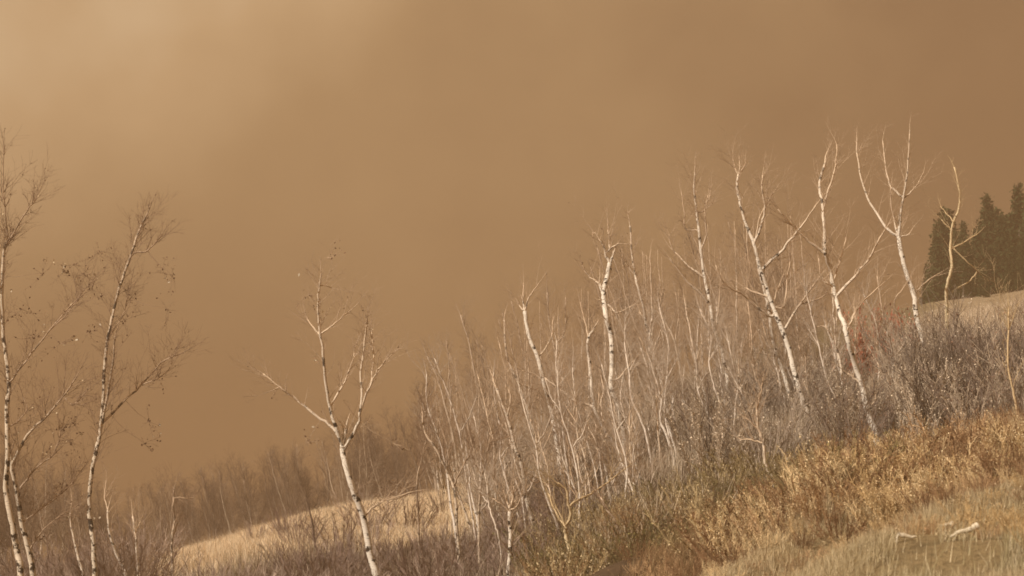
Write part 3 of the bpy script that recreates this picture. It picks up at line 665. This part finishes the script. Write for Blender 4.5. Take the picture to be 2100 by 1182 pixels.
CLEAR = [(1050 + F * TREES[i].location.x / TREES[i].location.y, TREES[i].location.y) for i in (3, 4, 5, 6, 7, 8, 9, 11, 27)]
def fill(protos_, n_, fn, noun, group, cat, smin=.75, smax=1.25, minr=0.0, patch=None, pale=True):
    cnt = 0; tries = 0; seen = []
    while cnt < n_ and tries < n_ * 80:
        tries += 1; px, Y = fn()
        x = (px - 1050) / F * Y
        if patch and rg.random() > float(sstep(.35, .65, lump(np.array([x]), np.array([Y]), patch, 1.0))[0]) + .08: continue
        if pale and float(zones(np.array([x]), np.array([Y]))[0][0]) > .5 and rg.random() < .93: continue
        if protos_ is grey and any(Y < ty + .6 and abs(px - tp_ - (ty - Y) * 1.5) < 46 for tp_, ty in CLEAR): continue
        if protos_ is grey and 1715 < px < 1865 and 47 < Y < 58: continue
        if any((x - a_) ** 2 + (Y - b_) ** 2 < minr * minr for a_, b_ in seen): continue
        seen.append((x, Y)); i = rg.randrange(len(protos_)); s_ = rg.uniform(smin, smax) * (.75 + .5 * float(lump(np.array([x]), np.array([Y]), 2.3, 4)[0]))
        i = i if len(protos_) != 5 else (rg.choice((1, 3, 3, 3)) if (Y > 51 and rg.random() < .6) else i)  # farther shrubs favour prototypes with sunlight painted on as pale quads
        s_ = s_ * (.72 if protos_ is grey and 1690 < px < 1890 and Y > 42 else 1)
        size = 'low' if s_ < smin + (smax - smin) * .3 else ('tall' if s_ > smin + (smax - smin) * .7 else 'middling')
        lab = size + ' ' + COLN[protos_[i].name] + ' ' + noun + ' ' + where(x, Y)
        place(i, x, Y, s_, rg.uniform(0, 6.28), lab, group, protos_, cat)
        cnt += 1
def band(px0, px1, lo, hi):   # distance limits as functions of the column
    def fn():
        px = rg.uniform(px0, px1); a_, b_ = lo(px), hi(px); return px, rg.uniform(a_, b_)
    return fn
lin = lambda p0, v0, p1, v1: (lambda p: v0 + (v1 - v0) * (p - p0) / (p1 - p0))
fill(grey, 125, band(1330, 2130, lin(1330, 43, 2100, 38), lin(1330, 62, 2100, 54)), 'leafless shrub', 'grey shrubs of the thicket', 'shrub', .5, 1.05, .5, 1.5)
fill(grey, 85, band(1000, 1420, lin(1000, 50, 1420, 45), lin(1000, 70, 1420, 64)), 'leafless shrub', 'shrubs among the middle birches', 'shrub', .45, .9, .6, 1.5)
fill(brown, 60, band(430, 1180, lin(430, 41, 1180, 38), lin(430, 45.5, 1180, 49)), 'leafless bush', 'brown bushes below the pale ridge', 'bush', .5, .95, .6)
fill(brown, 10, band(480, 1000, lin(480, 53, 1000, 53), lin(480, 58, 1000, 60)), 'leafless bush', 'bushes on the pale ridge', 'bush', .5, .9, .9, None, False)
fill(brown, 80, band(-40, 330, lin(0, 52, 330, 48), lin(0, 80, 330, 68)), 'leafless bush', 'bushes among the left birches', 'bush', .8, 1.4, .6)
fill(olive, 130, band(1100, 1720, lin(1100, 32, 1720, 28.5), lin(1100, 44, 1720, 37)), 'scrub bush', 'olive scrub bushes', 'bush', .4, .95, .4, 1.0)
fill(golden, 210, band(1480, 2150, lin(1480, 28.5, 2150, 25.5), lin(1480, 33, 2150, 35.5)), 'weed clump', 'golden weed clumps on the bank', 'weeds', .3, .78, .3, .8)
fill(golden, 100, band(1300, 2150, lin(1300, 25, 2150, 19), lin(1300, 31, 2150, 27)), 'weed clump', 'small weed clumps in the near grass', 'weeds', .16, .5, .45, .7)
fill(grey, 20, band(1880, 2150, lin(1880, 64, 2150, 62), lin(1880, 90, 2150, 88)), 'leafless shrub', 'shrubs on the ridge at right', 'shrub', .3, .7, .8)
for j, (px, top, lab) in enumerate([(1770, 640, 'red-leaved shrub standing above the thicket, left and taller of two'), (1806, 648, 'red-leaved shrub standing above the thicket, right and lower of two')]):
    q = at(px, top, 57 + j * .8); h = q.z - gz(q.x, q.y)
    o = redp[0] if j == 0 else redp[0].copy()
    if j: col.objects.link(o)
    o.location = (q.x, q.y, gz(q.x, q.y)); o.scale = (1.0,) * 2 + (h / 0.95,); tag(o, lab, 'shrub', 'red shrubs')

# ------------------------------------------------------------------ grass (uncountable)
def blades(name, X, Y, H, Wd, colr, lean=.35, jit=.35, label=None, mat=M_blade):
    n_ = len(X); Z = ground(X, Y) - 0.02
    ang = rng.uniform(0, 2 * np.pi, n_); la = rng.uniform(0, 2 * np.pi, n_); L = np.abs(rng.normal(0, lean, n_)) * H
    bx, by = np.cos(ang) * Wd / 2, np.sin(ang) * Wd / 2
    tx, ty = X + np.cos(la) * L + .08 * H, Y + np.sin(la) * L
    v = np.empty((n_, 3, 3)); v[:, 0] = np.stack([X - bx, Y - by, Z], 1); v[:, 1] = np.stack([X + bx, Y + by, Z], 1); v[:, 2] = np.stack([tx, ty, Z + H], 1)
    me = bpy.data.meshes.new(name); me.vertices.add(n_ * 3); me.vertices.foreach_set('co', v.ravel())
    me.loops.add(n_ * 3); me.loops.foreach_set('vertex_index', np.arange(n_ * 3)); me.polygons.add(n_)
    me.polygons.foreach_set('loop_start', np.arange(0, n_ * 3, 3)); me.polygons.foreach_set('loop_total', np.full(n_, 3)); me.update()
    k = rng.uniform(1 - jit, 1 + jit, n_)[:, None]; c = np.concatenate([colr * k, np.ones((n_, 1))], 1)
    ca = me.color_attributes.new('tint', 'FLOAT_COLOR', 'POINT'); ca.data.foreach_set('color', np.repeat(c, 3, 0).ravel())
    me.materials.append(mat); o = link(name, me); tag(o, label, 'grass', None, 'stuff'); return o
def sample(n_, px0, px1, y0, y1):
    p = rng.uniform(px0, px1, n_ * 3); Y = np.sqrt(rng.uniform(y0 ** 2, y1 ** 2, n_ * 3)); return ((p - 1050) / F * Y)[:n_], Y[:n_]
def pick(c, n_): c = np.array(c); return c[rng.integers(0, len(c), n_)]
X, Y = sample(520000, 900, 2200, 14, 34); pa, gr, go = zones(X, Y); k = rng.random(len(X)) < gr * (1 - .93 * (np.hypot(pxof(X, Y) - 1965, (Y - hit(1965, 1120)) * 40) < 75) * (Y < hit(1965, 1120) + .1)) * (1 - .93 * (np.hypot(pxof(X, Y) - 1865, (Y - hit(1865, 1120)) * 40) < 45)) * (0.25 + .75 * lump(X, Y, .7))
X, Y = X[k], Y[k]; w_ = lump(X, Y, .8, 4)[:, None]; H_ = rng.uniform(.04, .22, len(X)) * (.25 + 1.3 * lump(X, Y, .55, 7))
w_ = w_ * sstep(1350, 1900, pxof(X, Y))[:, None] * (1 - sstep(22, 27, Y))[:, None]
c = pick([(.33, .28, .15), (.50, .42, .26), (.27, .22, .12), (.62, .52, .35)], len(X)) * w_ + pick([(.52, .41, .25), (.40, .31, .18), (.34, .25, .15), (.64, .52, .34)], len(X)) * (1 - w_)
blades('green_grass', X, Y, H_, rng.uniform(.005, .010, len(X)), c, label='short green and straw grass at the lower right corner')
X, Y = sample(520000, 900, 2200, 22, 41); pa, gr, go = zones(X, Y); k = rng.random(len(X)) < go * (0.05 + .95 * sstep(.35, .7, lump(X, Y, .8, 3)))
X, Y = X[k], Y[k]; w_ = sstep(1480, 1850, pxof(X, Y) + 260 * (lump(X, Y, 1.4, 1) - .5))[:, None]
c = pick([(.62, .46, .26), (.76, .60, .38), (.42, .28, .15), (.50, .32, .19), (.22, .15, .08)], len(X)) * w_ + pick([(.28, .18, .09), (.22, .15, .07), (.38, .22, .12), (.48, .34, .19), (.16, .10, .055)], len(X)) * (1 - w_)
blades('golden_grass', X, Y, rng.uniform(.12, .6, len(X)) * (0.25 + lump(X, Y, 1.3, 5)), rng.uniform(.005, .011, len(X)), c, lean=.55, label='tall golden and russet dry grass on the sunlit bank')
X, Y = sample(300000, 250, 1120, 46, 74); pa, gr, go = zones(X, Y); k = rng.random(len(X)) < pa * .9
X, Y = X[k], Y[k]
blades('pale_ridge_grass', X, Y, rng.uniform(.05, .38, len(X)), rng.uniform(.010, .020, len(X)), pick([(.88, .72, .51), (.92, .78, .58), (.76, .60, .41), (.55, .41, .29)], len(X)), lean=.8, label='pale straw grass over the sunlit ridge at lower centre left')
X, Y = sample(240000, -80, 2200, 34, 78); pa, gr, go = zones(X, Y); k = (rng.random(len(X)) < (1 - pa) ** 3 * (1 - gr) * (1 - go) * (0.08 + .92 * sstep(.3, .7, lump(X, Y, 1.0))))
X, Y = X[k], Y[k]; w_ = sstep(.3, .7, lump(X, Y, 1.7, 2.5))[:, None]
c = pick([(.20, .155, .12), (.28, .22, .17), (.14, .11, .085), (.50, .40, .30)], len(X)) * w_ + pick([(.20, .145, .085), (.50, .39, .27), (.15, .11, .07), (.72, .59, .43)], len(X)) * (1 - w_)
XP, YP = sample(260000, 1320, 2200, 44, 70); kk = rng.random(len(XP)) < sstep(.45, .75, lump(XP, YP, 1.2, 9)); XP, YP = XP[kk], YP[kk]
blades('pale_thicket_grass', XP, YP, rng.uniform(.3, 1.3, len(XP)), rng.uniform(.008, .018, len(XP)), pick([(.70, .57, .42), (.38, .29, .21), (.82, .70, .54), (.24, .18, .13)], len(XP)), lean=.3, label='patches of tall pale grass standing among the thicket shrubs')
blades('thicket_undergrowth', X, Y, rng.uniform(.15, .8, len(X)) * (.4 + lump(X, Y, 2.2, 6)), rng.uniform(.01, .022, len(X)), c, lean=.5, label='dull brown and grey undergrowth between the birches')
X, Y = sample(200000, 1780, 2200, 50, 100); k = rng.random(len(X)) < .25 + .5 * lump(X, Y, 1.1)
X, Y = X[k], Y[k]
blades('tall_ridge_grass', X, Y, rng.uniform(.25, .9, len(X)) * (.3 + lump(X, Y, 1.0, 3)) * np.where(Y > 78, .6, 1), rng.uniform(.014, .03, len(X)), pick([(.66, .53, .38), (.50, .39, .28), (.76, .63, .47), (.34, .27, .2)], len(X)), label='tall pale dry grass on the ridge at right below the conifers')

def litter(name, n_, px0, px1, y0, y1, palette, label, keep, lift=.35, sz=(.025, .055)):
    X, Y = sample(n_, px0, px1, y0, y1); k = rng.random(len(X)) < keep(X, Y); X, Y = X[k], Y[k]; Z = ground(X, Y) + rng.random(len(X)) ** 1.5 * lift
    rnd = random.Random(3); V, Fc, C = [], [], []
    for x, y, z in zip(X, Y, Z): leaf_quad(V, Fc, C, Vector((x, y, z)), rnd.uniform(*sz), rnd, rnd.choice(palette))
    o = link(name, poly_mesh(name, V, Fc, C, M_leaf)); tag(o, label, 'leaves', None, 'stuff')
litter('dead_leaves', 30000, 950, 2200, 20, 38, [(.58, .44, .27), (.50, .36, .20), (.66, .53, .35), (.40, .24, .13)], 'pale and russet dead leaves caught in the grass of the bank', lambda x, y: (.05 + .95 * sstep(.4, .7, lump(x, y, .6, 8))) * (.12 + .88 * zones(x, y)[2]), .5, (.015, .04))
litter('painted_sun_flecks', 20000, 1330, 2150, 42, 66, [(.66, .54, .42), (.56, .44, .33), (.46, .34, .25)], 'pale flecks scattered through the brush, sunlight painted on twig ends', lambda x, y: .1 + .9 * sstep(.45, .7, lump(x, y, 1.1, 5)), 1.2, (.02, .05))  # loose pale quads that paint sunlit highlights into the brush
# ------------------------------------------------------------------ bleached wood on the bank
def wood(label, P, wd, forks=()):
    Y = (hit(*P[0]) or 22)
    W = []
    for (px, row) in P:
        q = at(px, row, Y); W.append(q)
    foot = W[0].copy(); foot.z = gz(foot.x, foot.y); root = empty('bleached_branch', foot); tag(root, label, 'dead branch', 'bleached branches on the bank')
    lift = max(0, max(gz(w_.x, w_.y) - w_.z for w_ in W)) + wd / F * Y * .45
    W = [w_ + Vector((0, 0, lift)) for w_ in W]
    tb = Tubes(); S = smooth(W, 4, .006); m_ = len(S); tb.add(S, [(wd * (1 - .75 * i / m_)) / F * Y / 2 for i in range(m_)], 7); link('stem', tb.mesh('stem', M_wood, foot), root)
    for f_ in forks:
        Q = [at(px, row, Y) + Vector((0, 0, lift)) for px, row in f_]; tb = Tubes(); S = smooth(Q, 4, .005); m_ = len(S)
        tb.add(S, [(wd * .5 * (1 - .7 * i / m_)) / F * Y / 2 for i in range(m_)], 6); link('side_branch', tb.mesh('side_branch', M_wood, foot), root)
M_wood = bark_mat('bleached_wood', (.74, .66, .52), (.70, .61, .46), (.6, .5, .37), (.3, .23, .16), .57)
wood('bleached forked branch lying at the foot of the golden weeds', [(1842,1116),(1858,1119),(1882,1121)], 13, [[(1842,1118),(1838,1132)]])
wood('longest bleached branch on the bank, with a raised knobbly right end', [(2006,1108),(1990,1116),(1968,1122),(1948,1131)], 16)
wood('short bleached branch on the bank above the longest one', [(1955,1090),(1945,1094),(1930,1096)], 11)

# several alike things beside the same landmark: say which, counted from the left
ORD = ['leftmost', 'second from left', 'third from left', 'fourth from left', 'fifth from left', 'sixth from left', 'seventh from left', 'eighth from left', 'ninth from left', 'tenth from left', 'eleventh from left', 'twelfth from left']
NUM = ['', 'one', 'two', 'three', 'four', 'five', 'six', 'seven', 'eight', 'nine', 'ten', 'eleven', 'twelve']
same = {}
for o_ in bpy.data.objects:
    if o_.parent is None and o_.get('category') and o_.get('label'): same.setdefault(o_['label'], []).append(o_)
for lab, mem in same.items():
    if not 2 <= len(mem) <= 12: continue
    mem.sort(key=lambda o_: o_.location.x / max(o_.location.y, 1))
    for j, o_ in enumerate(mem):
        t_ = lab
        full = ORD[j] + ' of ' + NUM[len(mem)] + ': ' + t_
        if j == len(mem) - 1: full = 'rightmost of ' + NUM[len(mem)] + ': ' + t_
        if len(full.split()) > 16: full = full.replace('middling ', '').replace('taller ', '').replace('bare ', '').replace(' in front and ', ' ').replace(' behind and ', ' ').replace('leafless ', '')
        if len(full.split()) <= 16: o_['label'] = full
for o_ in bpy.data.objects:
    if o_.get('label') and len(o_['label'].split()) > 16: o_['label'] = o_['label'].replace('grove tree with the highest left tip', 'highest left grove tree').replace('straight birch left of the broken one', 'straight leaning birch')
# ------------------------------------------------------------------ dust in the air
hz = bpy.data.meshes.new('haze')
zlo = float(GZ.min()) - 1.0; zhi = float(GZ.max()) + 10
x0, x1, y0, y1 = xs[0] - 2, xs[-1] + 2, ys[0] - 2, ys[-1] + 2
vv = [(x, y, z) for z in (zlo, zhi) for y in (y0, y1) for x in (x0, x1)]
hz.from_pydata(vv, [], [(0, 2, 3, 1), (4, 5, 7, 6), (0, 1, 5, 4), (2, 6, 7, 3), (0, 4, 6, 2), (1, 3, 7, 5)])
hm = bpy.data.materials.new('brown_dust'); hm.use_nodes = True; ht = hm.node_tree; ht.nodes.clear()
ho = ht.nodes.new('ShaderNodeOutputMaterial'); pv = ht.nodes.new('ShaderNodeVolumePrincipled')
pv.inputs['Color'].default_value = (0.50, 0.347, 0.214, 1); pv.inputs['Density'].default_value = 0.0037; pv.inputs['Anisotropy'].default_value = 0.0
ht.links.new(pv.outputs[0], ho.inputs['Volume']); hz.materials.append(hm)
tag(link('haze', hz), kind='stuff')
print('ground z', GZ.min(), GZ.max(), 'tris', sum(len(m.polygons) * 2 for m in bpy.data.meshes))
